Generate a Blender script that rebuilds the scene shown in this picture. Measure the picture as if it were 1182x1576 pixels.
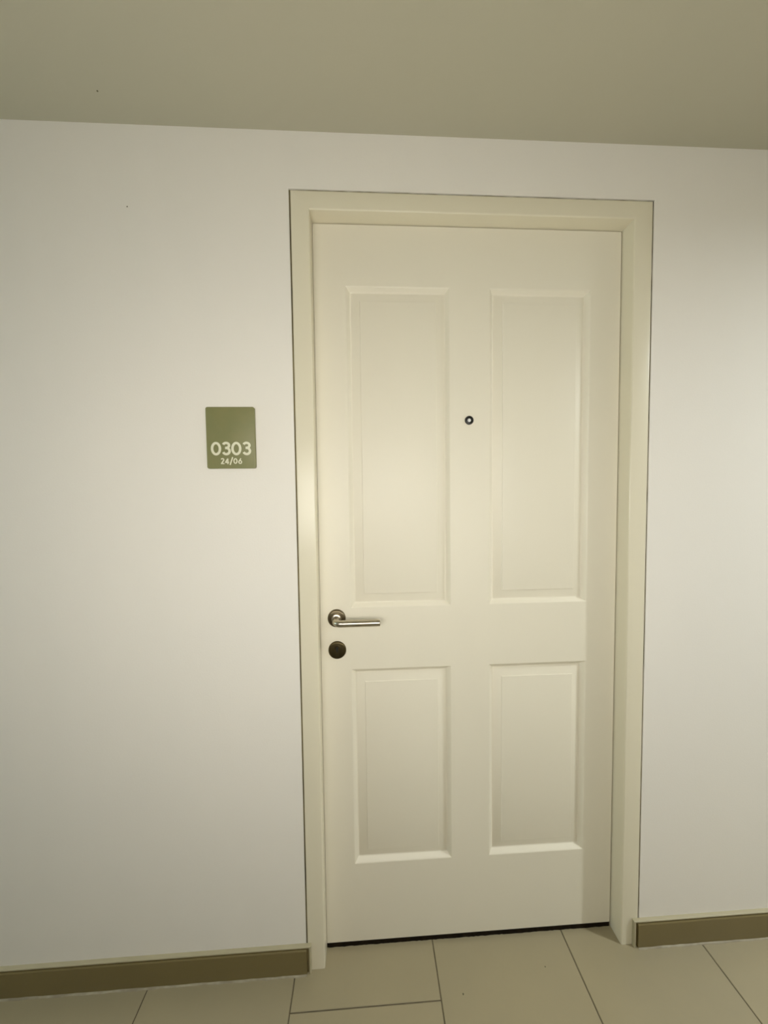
import bpy, bmesh, math, random
from mathutils import Vector, Matrix

random.seed(7)
for o in list(bpy.data.objects):
    bpy.data.objects.remove(o, do_unlink=True)
scene = bpy.context.scene
COL = scene.collection

# ------------------------------------------------------------------ camera
F_PX, W_PX, H_PX = 547.53, 1182.0, 1576.0
CAM = Vector((0.1345, -0.9638, 1.3464))
YAW, PITCH, ROLL = 0.0516, -0.0456, 0.0123
cy, sy = math.cos(YAW), math.sin(YAW)
cp, sp = math.cos(PITCH), math.sin(PITCH)
cr, sr = math.cos(ROLL), math.sin(ROLL)
r0 = Vector((cy, -sy, 0)); h0 = Vector((sy, cy, 0)); zz = Vector((0, 0, 1))
fwd = cp * h0 + sp * zz
u0 = -sp * h0 + cp * zz
rgt = cr * r0 - sr * u0
upv = sr * r0 + cr * u0
cam_d = bpy.data.cameras.new('camera')
cam_d.sensor_fit = 'HORIZONTAL'
cam_d.sensor_width = 36.0
cam_d.lens = F_PX / W_PX * 36.0
cam_d.clip_start = 0.02
cam = bpy.data.objects.new('camera', cam_d)
COL.objects.link(cam)
m = Matrix.Identity(4)
for i in range(3):
    m[i][0] = rgt[i]; m[i][1] = upv[i]; m[i][2] = -fwd[i]; m[i][3] = CAM[i]
cam.matrix_world = m
scene.camera = cam

# ------------------------------------------------------------------ world and exposure
world = bpy.data.worlds.new('world')
scene.world = world
world.use_nodes = True
world.node_tree.nodes['Background'].inputs[0].default_value = (0.02, 0.02, 0.018, 1)
world.node_tree.nodes['Background'].inputs[1].default_value = 0.1
vs = scene.view_settings
vs.view_transform = 'Standard'
vs.look = 'None'
vs.exposure = 0.02
vs.gamma = 1.0
vs.use_curve_mapping = False

# ceiling downlights: x, y, watts, colour (the lamps themselves are built further down)
LAMPS = [
    (2.50, -0.80, 37.0, (0.91, 0.97, 1.0), 'recessed round ceiling downlight further along the corridor past the door hinges'),
    (-2.10, -0.80, 1.5, (0.95, 0.985, 1.0), 'recessed round ceiling downlight further along the corridor past the number plate'),
]
BEAM = math.radians(168)
# added fill light shaped as a frosted window, opposite wall: x0, x1, z0, z1, glow strength, colour
FILL_WIN = (-0.58, 0.78, 1.08, 1.55, 7.3, (1.0, 0.97, 0.90))
# added cool fill light shaped as a frosted window, end wall: y0, y1, z0, z1, glow strength, colour
FILL_WEND = (-0.95, -0.25, 0.85, 1.75, 9.5, (0.74, 0.97, 1.0))

# ------------------------------------------------------------------ sizes (metres; wall face is y = 0)
XL, XR, ZT = 0.0, 0.8763, 2.090          # door opening
OL, OR, OT = -0.0486, 0.9279, 2.1374     # outer edge of the frame
D = 0.0464                               # door leaf stands this far behind the wall face
ZC = 2.2817                              # ceiling
YB = -1.18                               # opposite wall
X0, X1 = -3.6, 4.4                       # corridor ends
WT = 0.14                                # wall thickness

# ------------------------------------------------------------------ materials
def nodes_of(name):
    mt = bpy.data.materials.new(name)
    mt.use_nodes = True
    nt = mt.node_tree
    return mt, nt, nt.nodes['Principled BSDF']

def paint(name, col, col2=None, rough=0.6, scale=6.0, bump=0.05, bscale=160.0, coat=0.0, spec=0.5, metal=0.0, detail=4.0):
    """painted or plain surface: two close tones mixed by noise, fine relief"""
    mt, nt, b = nodes_of(name)
    tc = nt.nodes.new('ShaderNodeTexCoord')
    n1 = nt.nodes.new('ShaderNodeTexNoise')
    n1.inputs['Scale'].default_value = scale
    n1.inputs['Detail'].default_value = detail
    nt.links.new(tc.outputs['Object'], n1.inputs['Vector'])
    ramp = nt.nodes.new('ShaderNodeValToRGB')
    ramp.color_ramp.elements[0].position = 0.35
    ramp.color_ramp.elements[1].position = 0.65
    c2 = col2 if col2 else tuple(c * 0.96 for c in col)
    ramp.color_ramp.elements[0].color = (*c2, 1)
    ramp.color_ramp.elements[1].color = (*col, 1)
    nt.links.new(n1.outputs['Fac'], ramp.inputs['Fac'])
    nt.links.new(ramp.outputs['Color'], b.inputs['Base Color'])
    b.inputs['Roughness'].default_value = rough
    b.inputs['Metallic'].default_value = metal
    b.inputs['Specular IOR Level'].default_value = spec
    b.inputs['Coat Weight'].default_value = coat
    if bump:
        n2 = nt.nodes.new('ShaderNodeTexNoise')
        n2.inputs['Scale'].default_value = bscale
        n2.inputs['Detail'].default_value = 3.0
        nt.links.new(tc.outputs['Object'], n2.inputs['Vector'])
        bp = nt.nodes.new('ShaderNodeBump')
        bp.inputs['Strength'].default_value = bump
        bp.inputs['Distance'].default_value = 0.002
        nt.links.new(n2.outputs['Fac'], bp.inputs['Height'])
        nt.links.new(bp.outputs['Normal'], b.inputs['Normal'])
    return mt

M_WALL = paint('wall_paint', (0.865, 0.825, 0.755), (0.85, 0.815, 0.75), 0.75, 1.4, 0.10, 220)
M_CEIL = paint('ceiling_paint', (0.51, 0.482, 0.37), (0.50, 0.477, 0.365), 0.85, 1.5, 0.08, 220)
M_BACK = paint('opposite_wall_paint', (0.30, 0.28, 0.23), None, 0.8, 1.5, 0.08, 220)
M_DOOR = paint('door_paint', (0.835, 0.785, 0.65), (0.825, 0.775, 0.64), 0.46, 2.0, 0.04, 260)
M_FRAME = paint('frame_paint', (0.79, 0.735, 0.575), (0.78, 0.725, 0.565), 0.25, 2.5, 0.03, 90)
M_CAULK = paint('old_caulk', (0.20, 0.16, 0.06), (0.06, 0.045, 0.02), 0.8, 5.0, 0.2, 90)
M_BASE = paint('baseboard_paint', (0.20, 0.155, 0.062), (0.18, 0.14, 0.055), 0.45, 3.0, 0.05, 120)
M_BEAD = paint('baseboard_bead_lit', (0.47, 0.42, 0.28), (0.43, 0.385, 0.25), 0.45, 3.0, 0.05, 120)  # paler than the board, for the light the bead catches
M_SEAL = paint('floor_sealant', (0.42, 0.375, 0.27), (0.30, 0.26, 0.18), 0.6, 30.0, 0.1, 200)
M_GROUT = paint('grout', (0.16, 0.13, 0.08), (0.12, 0.10, 0.06), 0.9, 20.0, 0.2, 300)
M_TILE = paint('floor_tile_glaze', (0.365, 0.313, 0.195), (0.338, 0.292, 0.185), 0.30, 3.2, 0.02, 40, detail=6.0)
M_PLATE = paint('plate_green', (0.235, 0.225, 0.095), (0.215, 0.215, 0.09), 0.45, 22.0, 0.03, 400)
M_DIGIT = paint('digit_cream', (0.78, 0.76, 0.58), None, 0.6, 30.0, 0.0)
M_STEEL = paint('brushed_steel', (0.58, 0.53, 0.44), (0.52, 0.47, 0.38), 0.28, 40.0, 0.02, 500, metal=1.0)
M_ROSE = paint('steel_dark_reflection', (0.20, 0.165, 0.105), (0.16, 0.13, 0.08), 0.30, 40.0, 0.02, 500, metal=1.0)  # steel darkened to stand for the dark surroundings it reflects
M_KEY = paint('key_dark_reflection', (0.115, 0.09, 0.045), (0.09, 0.07, 0.035), 0.38, 40.0, 0.02, 500, metal=1.0)  # escutcheon metal, its dark reflection put into the base colour
M_BLACK = paint('black_hole', (0.012, 0.010, 0.006), None, 0.7, 30.0, 0.0)
M_GAPSHADE = paint('gap_shade', (0.018, 0.012, 0.006), (0.010, 0.007, 0.004), 0.95, 60.0, 0.3, 500, spec=0.1)  # near-black colour for the shade below the leaf
M_EYE = paint('black_chrome', (0.008, 0.008, 0.006), None, 0.35, 30.0, 0.0, metal=0.0)
M_LENS = paint('peephole_glint', (0.95, 0.95, 0.93), None, 0.08, 30.0, 0.0, coat=1.0)  # white base colour paints the highlight on the lens
M_SPECK = paint('dark_speck', (0.10, 0.09, 0.05), None, 0.9, 30.0, 0.0)
M_TRIM = paint('lamp_trim_white', (0.8, 0.8, 0.76), None, 0.4, 20.0, 0.0)

# ------------------------------------------------------------------ mesh helpers
def add_box(bm, x0, x1, y0, y1, z0, z1):
    v = [bm.verts.new(p) for p in ((x0, y0, z0), (x1, y0, z0), (x1, y1, z0), (x0, y1, z0),
                                   (x0, y0, z1), (x1, y0, z1), (x1, y1, z1), (x0, y1, z1))]
    for f in ((0, 3, 2, 1), (4, 5, 6, 7), (0, 1, 5, 4), (1, 2, 6, 5), (2, 3, 7, 6), (3, 0, 4, 7)):
        bm.faces.new([v[i] for i in f])

def link(name, bm, mat, parent=None, smooth=False, bevel=0.0, seg=2, angle=30):
    bmesh.ops.recalc_face_normals(bm, faces=bm.faces[:])
    if bevel:
        es = [e for e in bm.edges if len(e.link_faces) == 2 and e.calc_face_angle(0) > math.radians(angle)]
        bmesh.ops.bevel(bm, geom=es, offset=bevel, segments=seg, profile=0.5, affect='EDGES', clamp_overlap=True)
    me = bpy.data.meshes.new(name)
    bm.to_mesh(me); bm.free()
    me.materials.append(mat)
    if smooth:
        for p in me.polygons:
            p.use_smooth = True
        try:
            me.set_sharp_from_angle(angle=math.radians(40))
        except Exception:
            pass
    o = bpy.data.objects.new(name, me)
    COL.objects.link(o)
    if parent is not None:
        o.parent = parent
        o.matrix_parent_inverse = parent.matrix_basis.inverted()
    return o

def box(name, mat, parent, *b, bevel=0.0, seg=2):
    bm = bmesh.new(); add_box(bm, *b)
    return link(name, bm, mat, parent, smooth=bevel > 0, bevel=bevel, seg=seg)

def prism(name, pts, axis, a, b, mat, parent=None, smooth=False, bevel=0.0, seg=2):
    """closed 2D outline swept along an axis; axis 'x': pts (y,z), 'z': pts (x,y), 'y': pts (x,z)"""
    bm = bmesh.new()
    def P(p, t):
        return {'x': (t, p[0], p[1]), 'y': (p[0], t, p[1]), 'z': (p[0], p[1], t)}[axis]
    A = [bm.verts.new(P(p, a(p) if callable(a) else a)) for p in pts]
    B = [bm.verts.new(P(p, b(p) if callable(b) else b)) for p in pts]
    n = len(pts)
    bm.faces.new(A); bm.faces.new(B[::-1])
    for i in range(n):
        bm.faces.new((A[i], A[(i + 1) % n], B[(i + 1) % n], B[i]))
    return link(name, bm, mat, parent, smooth, bevel, seg)

def lathe(name, prof, centre, mat, parent, n=48):
    """prof: list of (radius, y) turned about the y axis through centre"""
    bm = bmesh.new()
    rings = []
    for r, y in prof:
        if r < 1e-6:
            rings.append([bm.verts.new((centre[0], centre[1] + y, centre[2]))])
        else:
            rings.append([bm.verts.new((centre[0] + r * math.cos(2 * math.pi * k / n), centre[1] + y,
                                        centre[2] + r * math.sin(2 * math.pi * k / n))) for k in range(n)])
    for A, B in zip(rings, rings[1:]):
        for k in range(n):
            k2 = (k + 1) % n
            if len(A) == 1 and len(B) == 1:
                continue
            if len(A) == 1:
                bm.faces.new((A[0], B[k], B[k2]))
            elif len(B) == 1:
                bm.faces.new((A[k], B[0], A[k2]))
            else:
                bm.faces.new((A[k], B[k], B[k2], A[k2]))
    return link(name, bm, mat, parent, smooth=True)

def lathe_z(name, prof, centre, mat, parent, n=40):
    """prof: list of (radius, z) turned about the z axis through centre"""
    bm = bmesh.new()
    rings = []
    for r, z in prof:
        if r < 1e-6:
            rings.append([bm.verts.new((centre[0], centre[1], centre[2] + z))])
        else:
            rings.append([bm.verts.new((centre[0] + r * math.cos(2 * math.pi * k / n),
                                        centre[1] + r * math.sin(2 * math.pi * k / n), centre[2] + z)) for k in range(n)])
    for A, B in zip(rings, rings[1:]):
        for k in range(n):
            k2 = (k + 1) % n
            if len(A) == 1:
                bm.faces.new((A[0], B[k], B[k2]))
            elif len(B) == 1:
                bm.faces.new((A[k], B[0], A[k2]))
            else:
                bm.faces.new((A[k], B[k], B[k2], A[k2]))
    return link(name, bm, mat, parent, smooth=True)

def tube(name, path, radius, mat, parent, n=28, chamfer=0.0012):
    """round bar along a planar path, flat chamfered ends"""
    bm = bmesh.new()
    pts = [Vector(p) for p in path]
    rings = []
    up = Vector((0, 0, 1))
    def ring(c, t, r):
        s = t.cross(up).normalized()
        w = s.cross(t).normalized()
        return [bm.verts.new(c + s * (r * math.cos(2 * math.pi * k / n)) + w * (r * math.sin(2 * math.pi * k / n))) for k in range(n)]
    N = len(pts)
    for i, p in enumerate(pts):
        t = (pts[min(i + 1, N - 1)] - pts[max(i - 1, 0)]).normalized()
        rings.append(ring(p, t, radius))
    t = (pts[-1] - pts[-2]).normalized()
    rings.append(ring(pts[-1] + t * chamfer, t, radius - chamfer))
    for A, B in zip(rings, rings[1:]):
        for k in range(n):
            bm.faces.new((A[k], A[(k + 1) % n], B[(k + 1) % n], B[k]))
    bm.faces.new(rings[0][::-1]); bm.faces.new(rings[-1])
    return link(name, bm, mat, parent, smooth=True)

def empty(name, loc=(0, 0, 0)):
    o = bpy.data.objects.new(name, None)
    o.empty_display_size = 0.1
    COL.objects.link(o)
    o.location = loc
    return o

def tag(o, label, cat, kind=None, group=None):
    o['label'] = label
    o['category'] = cat
    if kind:
        o['kind'] = kind
    if group:
        o['group'] = group
    return o

# ------------------------------------------------------------------ setting: walls and ceiling
GAPL, GAPR, GAPT = 0.0032, 0.0026, 0.0022
wx0, wx1, wz = OL - GAPL, OR + GAPR, OT + GAPT
wall_front = prism('wall_front', [(X0, 0), (wx0, 0), (wx0, wz), (wx1, wz), (wx1, 0), (X1, 0), (X1, ZC), (X0, ZC)],
                   'y', 0.0, WT, M_WALL)
tag(wall_front, 'off-white painted corridor wall around the door', 'wall', 'structure')
bm = bmesh.new()
add_box(bm, X0, FILL_WIN[0], YB - 0.12, YB, 0, ZC)
add_box(bm, FILL_WIN[1], X1, YB - 0.12, YB, 0, ZC)
add_box(bm, FILL_WIN[0], FILL_WIN[1], YB - 0.12, YB, 0, FILL_WIN[2])
add_box(bm, FILL_WIN[0], FILL_WIN[1], YB - 0.12, YB, FILL_WIN[3], ZC)
tag(link('wall_back', bm, M_BACK), 'plain dark taupe corridor wall opposite the door', 'wall', 'structure')
bm = bmesh.new()
add_box(bm, X0 - 0.12, X0, YB - 0.12, FILL_WEND[0], 0, ZC)
add_box(bm, X0 - 0.12, X0, FILL_WEND[1], WT, 0, ZC)
add_box(bm, X0 - 0.12, X0, FILL_WEND[0], FILL_WEND[1], 0, FILL_WEND[2])
add_box(bm, X0 - 0.12, X0, FILL_WEND[0], FILL_WEND[1], FILL_WEND[3], ZC)
tag(link('wall_left', bm, M_BACK), 'plain dark taupe end wall past the number plate', 'wall', 'structure')
bm = bmesh.new(); add_box(bm, X1, X1 + 0.12, YB - 0.12, WT, 0, ZC)
tag(link('wall_right', bm, M_BACK), 'plain dark taupe end wall past the door hinges', 'wall', 'structure')
# ceiling with round cut-outs for the downlights is a slab made of strips around square cut-outs
HR = 0.052
bm = bmesh.new()
def ceil_piece(x0, x1, y0, y1):
    add_box(bm, x0, x1, y0, y1, ZC, ZC + 0.1)
xs = sorted([l[0] for l in LAMPS])
CX0, CX1, CY0, CY1 = X0 - 0.12, X1 + 0.12, YB - 0.12, WT
cur = CX0
for l in sorted(LAMPS, key=lambda q: q[0]):
    ceil_piece(cur, l[0] - HR, CY0, CY1)
    ceil_piece(l[0] - HR, l[0] + HR, CY0, l[1] - HR)
    ceil_piece(l[0] - HR, l[0] + HR, l[1] + HR, CY1)
    cur = l[0] + HR
ceil_piece(cur, CX1, CY0, CY1)
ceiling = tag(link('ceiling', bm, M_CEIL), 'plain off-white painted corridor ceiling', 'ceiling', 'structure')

# ------------------------------------------------------------------ floor with tiles
bm = bmesh.new(); add_box(bm, X0 - 0.12, X1 + 0.12, YB - 0.12, 0.75, -0.06, -0.0016)
floor = tag(link('floor', bm, M_GROUT), 'corridor floor of large matt beige tiles with thin dark joints', 'floor', 'structure')
TW, TL, T0, G = 0.40, 0.80, -0.483, 0.0032
def tile_mesh(w, l):
    b = bmesh.new()
    add_box(b, -w / 2, w / 2, -l / 2, l / 2, -0.009, 0.0)
    es = [e for e in b.edges if all(v.co.z > -0.001 for v in e.verts)]
    bmesh.ops.bevel(b, geom=es, offset=0.0009, segments=1, affect='EDGES')
    bmesh.ops.recalc_face_normals(b, faces=b.faces[:])
    me = bpy.data.meshes.new('tile'); b.to_mesh(me); b.free()
    me.materials.append(M_TILE)
    return me
cache = {}
def put_tile(x0, x1, y0, y1):
    w, l = round(x1 - x0 - G, 4), round(y1 - y0 - G, 4)
    if w < 0.03 or l < 0.03:
        return
    if (w, l) not in cache:
        cache[(w, l)] = tile_mesh(w, l)
    o = bpy.data.objects.new('tile', cache[(w, l)])
    COL.objects.link(o)
    o.location = ((x0 + x1) / 2, (y0 + y1) / 2, 0.0)
    o.parent = floor
k = -8
offs = {0: 0.46, 1: 0.0, 2: 0.30, 3: 0.52, 4: 0.24}
while T0 + k * TW < X1:
    x0, x1 = max(T0 + k * TW, X0), min(T0 + (k + 1) * TW, X1)
    if x1 > X0:
        yj = -0.083 - offs.get(k, 0.2 + 0.1 * ((k * 3) % 5))
        y = yj - 2 * TL
        while y < 0.5:
            a, b2 = max(y, YB), min(y + TL, 0.5)
            if b2 > a:
                put_tile(x0, x1, a, b2)
            y += TL
    k += 1

# ------------------------------------------------------------------ door frame
frame = empty('trim_1', (XL, 0, 0))
tag(frame, 'cream glossy door frame set flush in the off-white wall', 'door frame', 'structure')
# section: wide flat face, straight reveal, rebate stop behind the leaf
LT = 0.040                                # leaf thickness
def rounded(pts, idx, r, n=4):
    """round the listed corners of an outline"""
    out = []
    N = len(pts)
    for i, p in enumerate(pts):
        if i in idx:
            p0, p1 = Vector(pts[i - 1]), Vector(pts[(i + 1) % N]); c = Vector(p)
            d0, d1 = (p0 - c).normalized(), (p1 - c).normalized()
            a, b = c + d0 * r, c + d1 * r
            o = c + (d0 + d1) * r
            for k2 in range(n + 1):
                t = k2 / n
                v = a.lerp(b, t) - o
                out.append(tuple(o + v.normalized() * r))
        else:
            out.append(tuple(p))
    return out
RB = D + LT + 0.002
MTL, MTR = (OT - ZT) / (XL - OL), (OT - ZT) / (OR - XR)     # mitre slopes at the two upper corners
sec_l = [(OL, 0.0), (XL, 0.0), (XL, RB), (XL + 0.012, RB), (XL + 0.012, WT), (OL, WT)]
sec_r = [(OR, 0.0), (OR, WT), (XR - 0.012, WT), (XR - 0.012, RB), (XR, RB), (XR, 0.0)]
prism('jamb', rounded(sec_l, (0, 1), 0.0035), 'z', 0.0, lambda p: ZT + (XL - p[0]) * MTL, M_FRAME, frame, smooth=True)
prism('jamb', rounded(sec_r, (0, 5), 0.0035), 'z', 0.0, lambda p: ZT + (p[0] - XR) * MTR, M_FRAME, frame, smooth=True)
sec_h = [(0.0, OT), (0.0, ZT), (RB, ZT), (RB, ZT - 0.012), (WT, ZT - 0.012), (WT, OT)]
prism('head', rounded(sec_h, (0, 1), 0.0035), 'x', lambda p: XL - (p[1] - ZT) / MTL, lambda p: XR + (p[1] - ZT) / MTR, M_FRAME, frame, smooth=True)
# brittle caulk sunk in the gap between frame and wall
def caulk(name, a, b, along, w):
    bm = bmesh.new()
    n = 70
    rows = []
    for i in range(n + 1):
        t = i / n
        p = a + (b - a) * t
        dpt = 0.0022 + 0.0016 * random.random()
        if along == 'z':
            rows.append([bm.verts.new((w[0], dpt, p)), bm.verts.new((w[1], dpt + 0.0006, p)),
                         bm.verts.new((w[1], 0.02, p)), bm.verts.new((w[0], 0.02, p))])
        else:
            rows.append([bm.verts.new((p, dpt, w[0])), bm.verts.new((p, dpt + 0.0006, w[1])),
                         bm.verts.new((p, 0.02, w[1])), bm.verts.new((p, 0.02, w[0]))])
    for A, B in zip(rows, rows[1:]):
        for j in range(4):
            bm.faces.new((A[j], A[(j + 1) % 4], B[(j + 1) % 4], B[j]))
    bm.faces.new(rows[0]); bm.faces.new(rows[-1][::-1])
    return link(name, bm, M_CAULK, frame)
caulk('caulk_line', 0.0, OT, 'z', (wx0 + 0.0001, OL - 0.0001))
caulk('caulk_line', 0.0, OT, 'z', (OR + 0.0001, wx1 - 0.0001))
caulk('caulk_line', wx0 + 0.0001, wx1 - 0.0001, 'x', (OT + 0.0001, wz - 0.0001))

# ------------------------------------------------------------------ door
door = empty('door_1', (XR, D, 0.0))
tag(door, 'closed cream four-panel door with steel lever handle', 'door', 'structure')
LX0, LX1, LZ0, LZ1 = XL + 0.0009, XR - 0.0032, 0.0150, ZT - 0.0025
PX = [0.0872, 0.3780, 0.4913, 0.7845]
PZ = [0.2566, 0.8464, 1.0259, 1.9249]
bm = bmesh.new()
gx = [LX0] + PX + [LX1]
gz = [LZ0] + PZ + [LZ1]
gv = [[bm.verts.new((x, D, z)) for x in gx] for z in gz]
for j in range(5):
    for i in range(5):
        if i in (1, 3) and j in (1, 3):
            continue
        bm.faces.new((gv[j][i], gv[j][i + 1], gv[j + 1][i + 1], gv[j + 1][i]))
bk = [bm.verts.new(p) for p in ((LX0, D + LT, LZ0), (LX1, D + LT, LZ0), (LX1, D + LT, LZ1), (LX0, D + LT, LZ1))]
bm.faces.new(bk[::-1])
bm.faces.new([gv[0][i] for i in range(6)][::-1] + [bk[0], bk[1]])
bm.faces.new([gv[5][i] for i in range(6)] + [bk[2], bk[3]])
bm.faces.new([gv[j][0] for j in range(6)] + [bk[3], bk[0]])
bm.faces.new([gv[j][5] for j in range(6)][::-1] + [bk[1], bk[2]])
leaf = link('leaf', bm, M_DOOR, door)
PROF = [(0.0, 0.0), (0.0010, 0.0004), (0.0030, 0.0020), (0.0105, 0.0112), (0.0120, 0.0122), (0.0140, 0.0125),
        (0.0158, 0.0118), (0.0375, 0.0042), (0.0388, 0.0037), (0.0398, 0.0022), (0.0412, 0.0018)]
def panel(x0, x1, z0, z1):
    bm = bmesh.new()
    loops = []
    for w, dpt in PROF:
        loops.append([bm.verts.new((x, D + dpt, z)) for x, z in ((x0 + w, z0 + w), (x1 - w, z0 + w), (x1 - w, z1 - w), (x0 + w, z1 - w))])
    for A, B in zip(loops, loops[1:]):
        for i in range(4):
            bm.faces.new((A[i], A[(i + 1) % 4], B[(i + 1) % 4], B[i]))
    bm.faces.new(loops[-1])
    # back side, so that the panel has thickness of its own
    bl = [bm.verts.new((x, D + 0.022, z)) for x, z in ((x0, z0), (x1, z0), (x1, z1), (x0, z1))]
    for i in range(4):
        bm.faces.new((bl[i], bl[(i + 1) % 4], loops[0][(i + 1) % 4], loops[0][i]))
    bm.faces.new(bl[::-1])
    o = link('panel', bm, M_DOOR, door)
    for p in o.data.polygons:
        p.use_smooth = True
    o.data.set_sharp_from_angle(angle=math.radians(28))
    return o
for (a, b) in ((PX[0], PX[1]), (PX[2], PX[3])):
    for (c, d) in ((PZ[0], PZ[1]), (PZ[2], PZ[3])):
        panel(a, b, c, d)

bm = bmesh.new()  # ragged dark strip filling the under-door gap in place of its shade
rows = []
for i in range(121):
    x = LX0 + 0.001 + (LX1 - LX0 - 0.002) * i / 120
    y0 = D - 0.0006 + 0.0012 * random.random()
    rows.append([bm.verts.new((x, y0, 0.0004)), bm.verts.new((x, y0, LZ0 - 0.0004 - 0.0008 * random.random())),
                 bm.verts.new((x, D + 0.03, LZ0 - 0.0006)), bm.verts.new((x, D + 0.03, 0.0004))])
for A, B in zip(rows, rows[1:]):
    for j in range(4):
        bm.faces.new((A[j], A[(j + 1) % 4], B[(j + 1) % 4], B[j]))
bm.faces.new(rows[0]); bm.faces.new(rows[-1][::-1])
link('bottom_gap_shade', bm, M_GAPSHADE, door)['label'] = 'dark strip standing in for the shade in the gap under the door'

# lever handle
HX, HZ, KZ = 0.0474, 0.9986, 0.9056
hd = empty('lever_handle', (HX, D, HZ))
hd.parent = door; hd.matrix_parent_inverse = door.matrix_basis.inverted()
hd['label'] = 'brushed steel lever handle on a round rosette'
lathe('rosette', [(0.0, -0.0085), (0.021, -0.0085), (0.0235, -0.0078), (0.0252, -0.0055), (0.0255, 0.0)], (HX, D, HZ), M_ROSE, hd)
lathe('collar', [(0.0, -0.0125), (0.0125, -0.0125), (0.0135, -0.0118), (0.0135, -0.008)], (HX, D, HZ), M_STEEL, hd)
RL, SO, BR = 0.0094, 0.050, 0.016
path = [(HX, D - 0.008, HZ), (HX, D - 0.02, HZ)]
for i in range(0, 11):
    a = math.pi / 2 * i / 10
    path.append((HX + BR * (1 - math.cos(a)), D - SO + BR - BR * math.sin(a), HZ))
path += [(HX + 0.05, D - SO, HZ), (HX + 0.09, D - SO, HZ), (HX + 0.121, D - SO, HZ)]
tube('lever', path, RL, M_STEEL, hd)
# keyhole escutcheon
ke = empty('key_escutcheon', (HX, D, KZ))
ke.parent = door; ke.matrix_parent_inverse = door.matrix_basis.inverted()
ke['label'] = 'round metal keyhole escutcheon below the handle, its dark reflection painted in'
lathe('rosette', [(0.0, -0.0060), (0.0215, -0.0060), (0.0237, -0.0054), (0.0252, -0.0036), (0.0255, 0.0)], (HX, D, KZ), M_KEY, ke)
kp = []
for i in range(25):
    a = math.radians(-58 + 296 * i / 24)
    kp.append((HX + 0.0086 * math.cos(a), KZ + 0.0065 + 0.0086 * math.sin(a)))
kp += [(HX - 0.0046, KZ - 0.016), (HX + 0.0046, KZ - 0.016)]
prism('cylinder', kp, 'y', D - 0.0072, D - 0.003, M_KEY, ke, bevel=0.0005, seg=1)
ks = []
for i in range(17):
    a = math.radians(-50 + 280 * i / 16)
    ks.append((HX + 0.0035 * math.cos(a), KZ + 0.0075 + 0.0035 * math.sin(a)))
ks += [(HX - 0.0018, KZ - 0.004), (HX + 0.0018, KZ - 0.004)]
prism('keyhole', ks, 'y', D - 0.0076, D - 0.005, M_BLACK, ke)
# peephole
EX, EZ = 0.4327, 1.558
pe = empty('peephole', (EX, D, EZ))
pe.parent = door; pe.matrix_parent_inverse = door.matrix_basis.inverted()
pe['label'] = 'small black peephole with a lens painted white for its glint'
lathe('ring', [(0.0125, 0.0), (0.0125, -0.0022), (0.0112, -0.0048), (0.0092, -0.0052), (0.0078, -0.0044), (0.0058, -0.0008), (0.0, -0.0008)],
      (EX, D, EZ), M_EYE, pe, 40)
lathe('lens', [(0.0052, -0.0010), (0.0050, -0.0018), (0.0040, -0.0030), (0.0024, -0.0038), (0.0, -0.0041)], (EX, D, EZ), M_LENS, pe, 32)

# ------------------------------------------------------------------ skirting boards
BT = 0.0113
def skirting(name, x0, x1, end, label):
    """x0..x1 along the wall; end 'hi' or 'lo' says which end butts against the door frame"""
    root = empty(name, ((x0 + x1) / 2, 0, 0))
    tag(root, label, 'skirting', 'structure')
    e = x1 if end == 'hi' else x0
    s = -1 if end == 'hi' else 1
    # board with a flat face, eased top edge; stops short of the end bead
    a = e + s * 0.0118
    o_ = x0 if end == 'hi' else x1
    lo, hi = min(a, o_), max(a, o_)
    prism('board', [(0.0, 0.0), (-BT, 0.0), (-BT, 0.0705), (-BT + 0.0020, 0.0732), (0.0, 0.0732)], 'x', lo, hi, M_BASE, root)
    # slim back strip that forms the groove, and the bead over it
    prism('groove', [(0.0, 0.0), (-0.0045, 0.0), (-0.0045, 0.0775), (0.0, 0.0775)], 'x', min(e + s * 0.001, o_), max(e + s * 0.001, o_), M_BASE, root)
    prism('bead', rounded([(0.0, 0.0764), (-0.0098, 0.0764), (-0.0098, 0.0813), (0.0, 0.0813)], (1, 2), 0.0020), 'x',
          min(e, o_), max(e, o_), M_BEAD, root, smooth=True)
    prism('bead', rounded([(e, 0.0), (e, -0.0098), (e + s * 0.0062, -0.0098), (e + s * 0.0062, 0.0)], (1, 2), 0.0026), 'z',
          0.0, 0.0764, M_BEAD, root, smooth=True)
    # pale sealant along the floor, slightly wavy
    bm = bmesh.new()
    rows = []
    n = 160
    for i in range(n + 1):
        x = lo + (hi - lo) * i / n
        w = 0.0030 + 0.0020 * random.random()
        h = 0.0016 + 0.0014 * random.random()
        rows.append([bm.verts.new((x, -BT, 0.0)), bm.verts.new((x, -BT - w, 0.0)), bm.verts.new((x, -BT - w * 0.75, h * 0.7)), bm.verts.new((x, -BT, h))])
    for A, B in zip(rows, rows[1:]):
        for j in range(4):
            bm.faces.new((A[j], A[(j + 1) % 4], B[(j + 1) % 4], B[j]))
    bm.faces.new(rows[0]); bm.faces.new(rows[-1][::-1])
    link('sealant', bm, M_SEAL, root, smooth=True)
skirting('baseboard_left', X0, -0.0376, 'hi', 'brown skirting board on the handle side of the door, below the number plate')
skirting('baseboard_right', 0.9090, X1, 'lo', 'short stretch of brown skirting board on the hinge side of the door')

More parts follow.
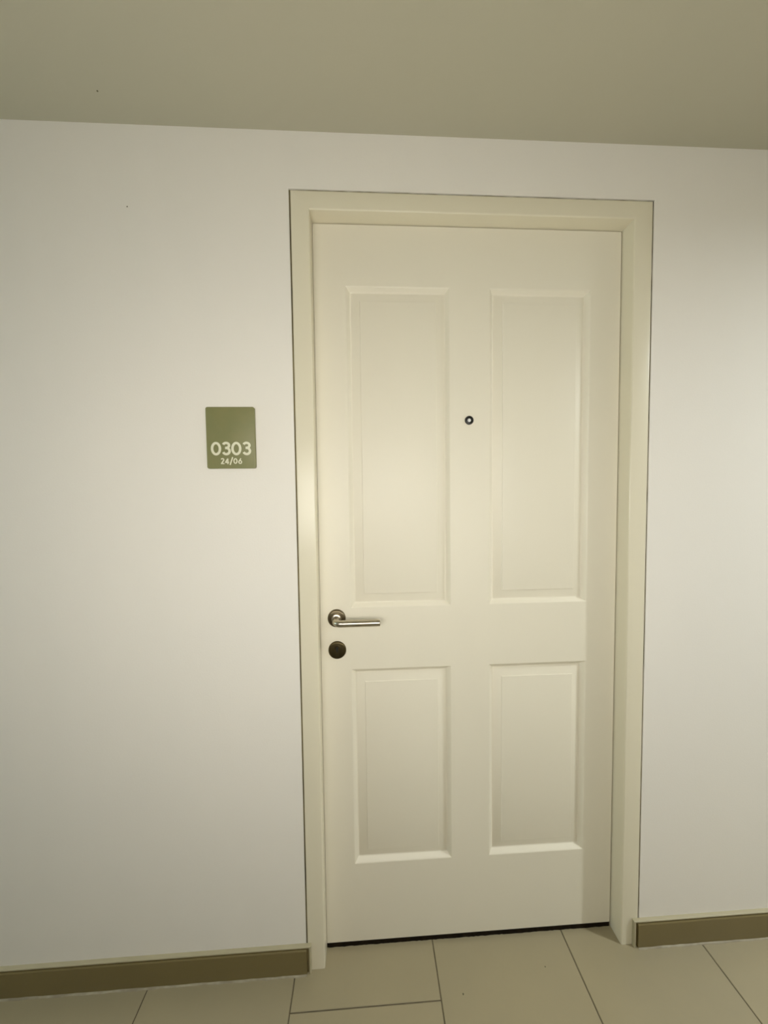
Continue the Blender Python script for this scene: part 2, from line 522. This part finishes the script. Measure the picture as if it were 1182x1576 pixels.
# ------------------------------------------------------------------ number plate
QX0, QX1, QZ0, QZ1 = -0.2764, -0.1519, 1.4226, 1.5821
plate = empty('number_plate', ((QX0 + QX1) / 2, 0, QZ0))
tag(plate, 'olive green door number plate reading 0303 and 24/06 on the wall', 'sign')
PT = 0.0085
corner = rounded([(QX0, QZ0), (QX1, QZ0), (QX1, QZ1), (QX0, QZ1)], (0, 1, 2, 3), 0.0050, 6)
prism('board', corner, 'y', -PT, 0.0, M_PLATE, plate, smooth=True, bevel=0.0007, seg=2)

def strokes(name, paths, w, mat, parent, closed=False, th=0.0009):
    """raised lettering: ribbons of width w following centre lines given in (x, z)"""
    bm = bmesh.new()
    for pi, (pts, cl) in enumerate(paths):
        P = [Vector(p) for p in pts]
        N = len(P)
        L, R = [], []
        for i in range(N):
            if cl:
                a, b = P[i - 1], P[(i + 1) % N]
            else:
                a, b = P[max(i - 1, 0)], P[min(i + 1, N - 1)]
            t = (b - a).normalized()
            nrm = Vector((-t.y, t.x))
            k2 = 1.0
            if (cl or 0 < i < N - 1):
                t1 = (P[i] - P[i - 1]).normalized()
                n1 = Vector((-t1.y, t1.x))
                k2 = min(1.0 / max(nrm.dot(n1), 0.35), 2.2)
            L.append(P[i] + nrm * (w / 2 * k2)); R.append(P[i] - nrm * (w / 2 * k2))
        yf, yb = -PT - th - 0.00012 * pi, -PT + 0.0002 + 0.0001 * pi
        vs_ = [[bm.verts.new((q[i].x, y, q[i].y)) for i in range(N)] for q, y in ((L, yf), (R, yf), (L, yb), (R, yb))]
        rng = range(N) if cl else range(N - 1)
        for i in rng:
            j = (i + 1) % N
            bm.faces.new((vs_[0][i], vs_[0][j], vs_[1][j], vs_[1][i]))
            bm.faces.new((vs_[0][i], vs_[2][i], vs_[2][j], vs_[0][j]))
            bm.faces.new((vs_[1][i], vs_[1][j], vs_[3][j], vs_[3][i]))
        if not cl:
            for i in (0, N - 1):
                bm.faces.new((vs_[0][i], vs_[1][i], vs_[3][i], vs_[2][i]))
    return link(name, bm, mat, parent)

def arc(cx, cz, rx, rz, a0, a1, n=18):
    return [(cx + rx * math.cos(math.radians(a0 + (a1 - a0) * i / n)), cz + rz * math.sin(math.radians(a0 + (a1 - a0) * i / n))) for i in range(n + 1)]

UX, UZ = 0.0001132, 0.0001149
PCX = (QX0 + QX1) / 2
def big(px, py):
    return (PCX + (px - 587) * UX, QZ0 + (735 - py) * UZ)
def small(px, py):
    return (PCX + (px - 597) * UX, QZ0 + (735 - py) * UZ)
def mp(f, pts):
    return [f(*p) for p in pts]
SW = 54 * UX
for cx in (250, 708):
    strokes('digit', [(mp(big, arc(cx, 285, 88, 126, 0, 350, 35)), True)], SW, M_DIGIT, plate)
for cx in (478, 940):
    # image y runs down, so the angles run clockwise on the plate
    top = arc(cx, 212, 68, 56, -160, 90, 22)
    low = arc(cx + 2, 340, 74, 70, -90, 158, 22)
    strokes('digit', [(mp(big, top), False), (mp(big, [(cx - 22, 270), (cx + 6, 270)]), False), (mp(big, low), False)], SW, M_DIGIT, plate)
SS = 25 * UX
strokes('digit', [(mp(small, arc(398, 537, 29, 27, -165, 25, 14) + [(372, 622), (372, 622.5)]), False),
                  (mp(small, [(362, 622), (438, 622)]), False)], SS, M_DIGIT, plate)
strokes('digit', [(mp(small, [(517, 512), (463, 598)]), False), (mp(small, [(460, 596), (544, 596)]), False),
                  (mp(small, [(518, 510), (518, 634)]), False)], SS, M_DIGIT, plate)
strokes('slash', [(mp(small, [(630, 478), (566, 652)]), False)], SS, M_DIGIT, plate)
strokes('digit', [(mp(small, arc(690, 566, 34, 52, 0, 345, 23)), True)], SS, M_DIGIT, plate)
strokes('digit', [(mp(small, arc(797, 590, 32, 32, 0, 345, 23)), True), (mp(small, [(815, 508), (772, 572)]), False)], SS, M_DIGIT, plate)

# ------------------------------------------------------------------ tiny marks
def speck(parent, c, n, r):
    bm = bmesh.new()
    bmesh.ops.create_icosphere(bm, subdivisions=1, radius=r)
    for v in bm.verts:
        v.co *= 0.7 + 0.5 * random.random()
    ax = 'xyz'.index(n)
    for v in bm.verts:
        v.co[ax] *= 0.35
        v.co += Vector(c)
    return link('speck', bm, M_SPECK, parent)
speck(ceiling, (-0.4654, -0.0724, ZC - 0.0002), 'z', 0.0022)
speck(wall_front, (-0.4547, -0.0002, 2.0831), 'y', 0.0018)
speck(floor, (0.3786, -0.0752, 0.0002), 'z', 0.0022)
speck(floor, (0.6263, -0.0345, 0.0002), 'z', 0.0020)

# ------------------------------------------------------------------ downlights in the ceiling
def emit_mat(name, col, strength):
    mt, nt, b = nodes_of(name)
    b.inputs['Base Color'].default_value = (0.8, 0.8, 0.8, 1)
    b.inputs['Emission Color'].default_value = (*col, 1)
    b.inputs['Emission Strength'].default_value = strength
    return mt
for x, y, watts, col, label in LAMPS:
    r = empty('ceiling_downlight', (x, y, ZC))
    tag(r, label, 'lamp', None, 'downlights in the corridor ceiling')
    lathe_z('trim_ring', [(0.0505, 0.0), (0.0505, 0.004), (0.078, 0.0), (0.078, -0.003), (0.074, -0.0055), (0.054, -0.0055), (0.0505, 0.0)],
            (x, y, ZC), M_TRIM, r)
    lathe_z('housing', [(0.0505, 0.0), (0.0505, 0.06), (0.0, 0.06)], (x, y, ZC), M_TRIM, r)
    lathe_z('diffuser', [(0.0500, 0.010), (0.0500, 0.005), (0.045, 0.0035), (0.0, 0.003), ], (x, y, ZC), emit_mat('lamp_glow', col, watts * 3.0), r)
    ld = bpy.data.lights.new('lamp_light', 'AREA')
    ld.shape = 'DISK'; ld.size = 0.095; ld.energy = watts; ld.color = col; ld.spread = BEAM
    lo = bpy.data.objects.new('lamp_light', ld)
    COL.objects.link(lo)
    lo.location = (x, y, ZC - 0.007)
    lo.parent = r; lo.matrix_parent_inverse = r.matrix_basis.inverted()

# ------------------------------------------------------------------ window-shaped fill light added in the opposite wall
fill_win = empty('fill_window_1', ((FILL_WIN[0] + FILL_WIN[1]) / 2, YB, FILL_WIN[2]))
tag(fill_win, 'added fill light shaped as a white-framed frosted window in the wall opposite the door', 'window', 'structure')
M_FILL = emit_mat('fill_glow', FILL_WIN[5], FILL_WIN[4])
fy0, fy1 = YB - 0.075, YB - 0.02
box('frame_bar', M_TRIM, fill_win, FILL_WIN[0], FILL_WIN[1], fy0, fy1, FILL_WIN[2], FILL_WIN[2] + 0.03, bevel=0.002)
box('frame_bar', M_TRIM, fill_win, FILL_WIN[0], FILL_WIN[1], fy0, fy1, FILL_WIN[3] - 0.03, FILL_WIN[3], bevel=0.002)
NP = 4
pw = (FILL_WIN[1] - FILL_WIN[0] - 0.03) / NP
for i in range(NP + 1):
    xa = FILL_WIN[0] + i * pw
    box('frame_bar', M_TRIM, fill_win, xa, xa + 0.03, fy0, fy1, FILL_WIN[2] + 0.03, FILL_WIN[3] - 0.03, bevel=0.002)
    if i < NP:
        box('fill_pane', M_FILL, fill_win, xa + 0.03, xa + pw, YB - 0.052, YB - 0.046, FILL_WIN[2] + 0.03, FILL_WIN[3] - 0.03)
box('sill', M_TRIM, fill_win, FILL_WIN[0] - 0.03, FILL_WIN[1] + 0.03, YB, YB + 0.03, FILL_WIN[2] - 0.025, FILL_WIN[2], bevel=0.003)

# ------------------------------------------------------------------ cool window-shaped fill light added in the end wall
fill_win2 = empty('fill_window_2', (X0, (FILL_WEND[0] + FILL_WEND[1]) / 2, FILL_WEND[2]))
tag(fill_win2, 'added cool fill light shaped as an upright white-framed frosted window at the corridor end', 'window', 'structure')
M_FILL2 = emit_mat('fill_glow_cool', FILL_WEND[5], FILL_WEND[4])
fx0, fx1 = X0 - 0.075, X0 - 0.02
ym = (FILL_WEND[0] + FILL_WEND[1]) / 2
box('frame_bar', M_TRIM, fill_win2, fx0, fx1, FILL_WEND[0], FILL_WEND[1], FILL_WEND[2], FILL_WEND[2] + 0.03, bevel=0.002)
box('frame_bar', M_TRIM, fill_win2, fx0, fx1, FILL_WEND[0], FILL_WEND[1], FILL_WEND[3] - 0.03, FILL_WEND[3], bevel=0.002)
for ya in (FILL_WEND[0], ym - 0.015, FILL_WEND[1] - 0.03):
    box('frame_bar', M_TRIM, fill_win2, fx0, fx1, ya, ya + 0.03, FILL_WEND[2] + 0.03, FILL_WEND[3] - 0.03, bevel=0.002)
for ya, yb in ((FILL_WEND[0] + 0.03, ym - 0.015), (ym + 0.015, FILL_WEND[1] - 0.03)):
    box('fill_pane', M_FILL2, fill_win2, X0 - 0.052, X0 - 0.046, ya, yb, FILL_WEND[2] + 0.03, FILL_WEND[3] - 0.03)
box('sill', M_TRIM, fill_win2, X0, X0 + 0.03, FILL_WEND[0] - 0.03, FILL_WEND[1] + 0.03, FILL_WEND[2] - 0.025, FILL_WEND[2], bevel=0.003)
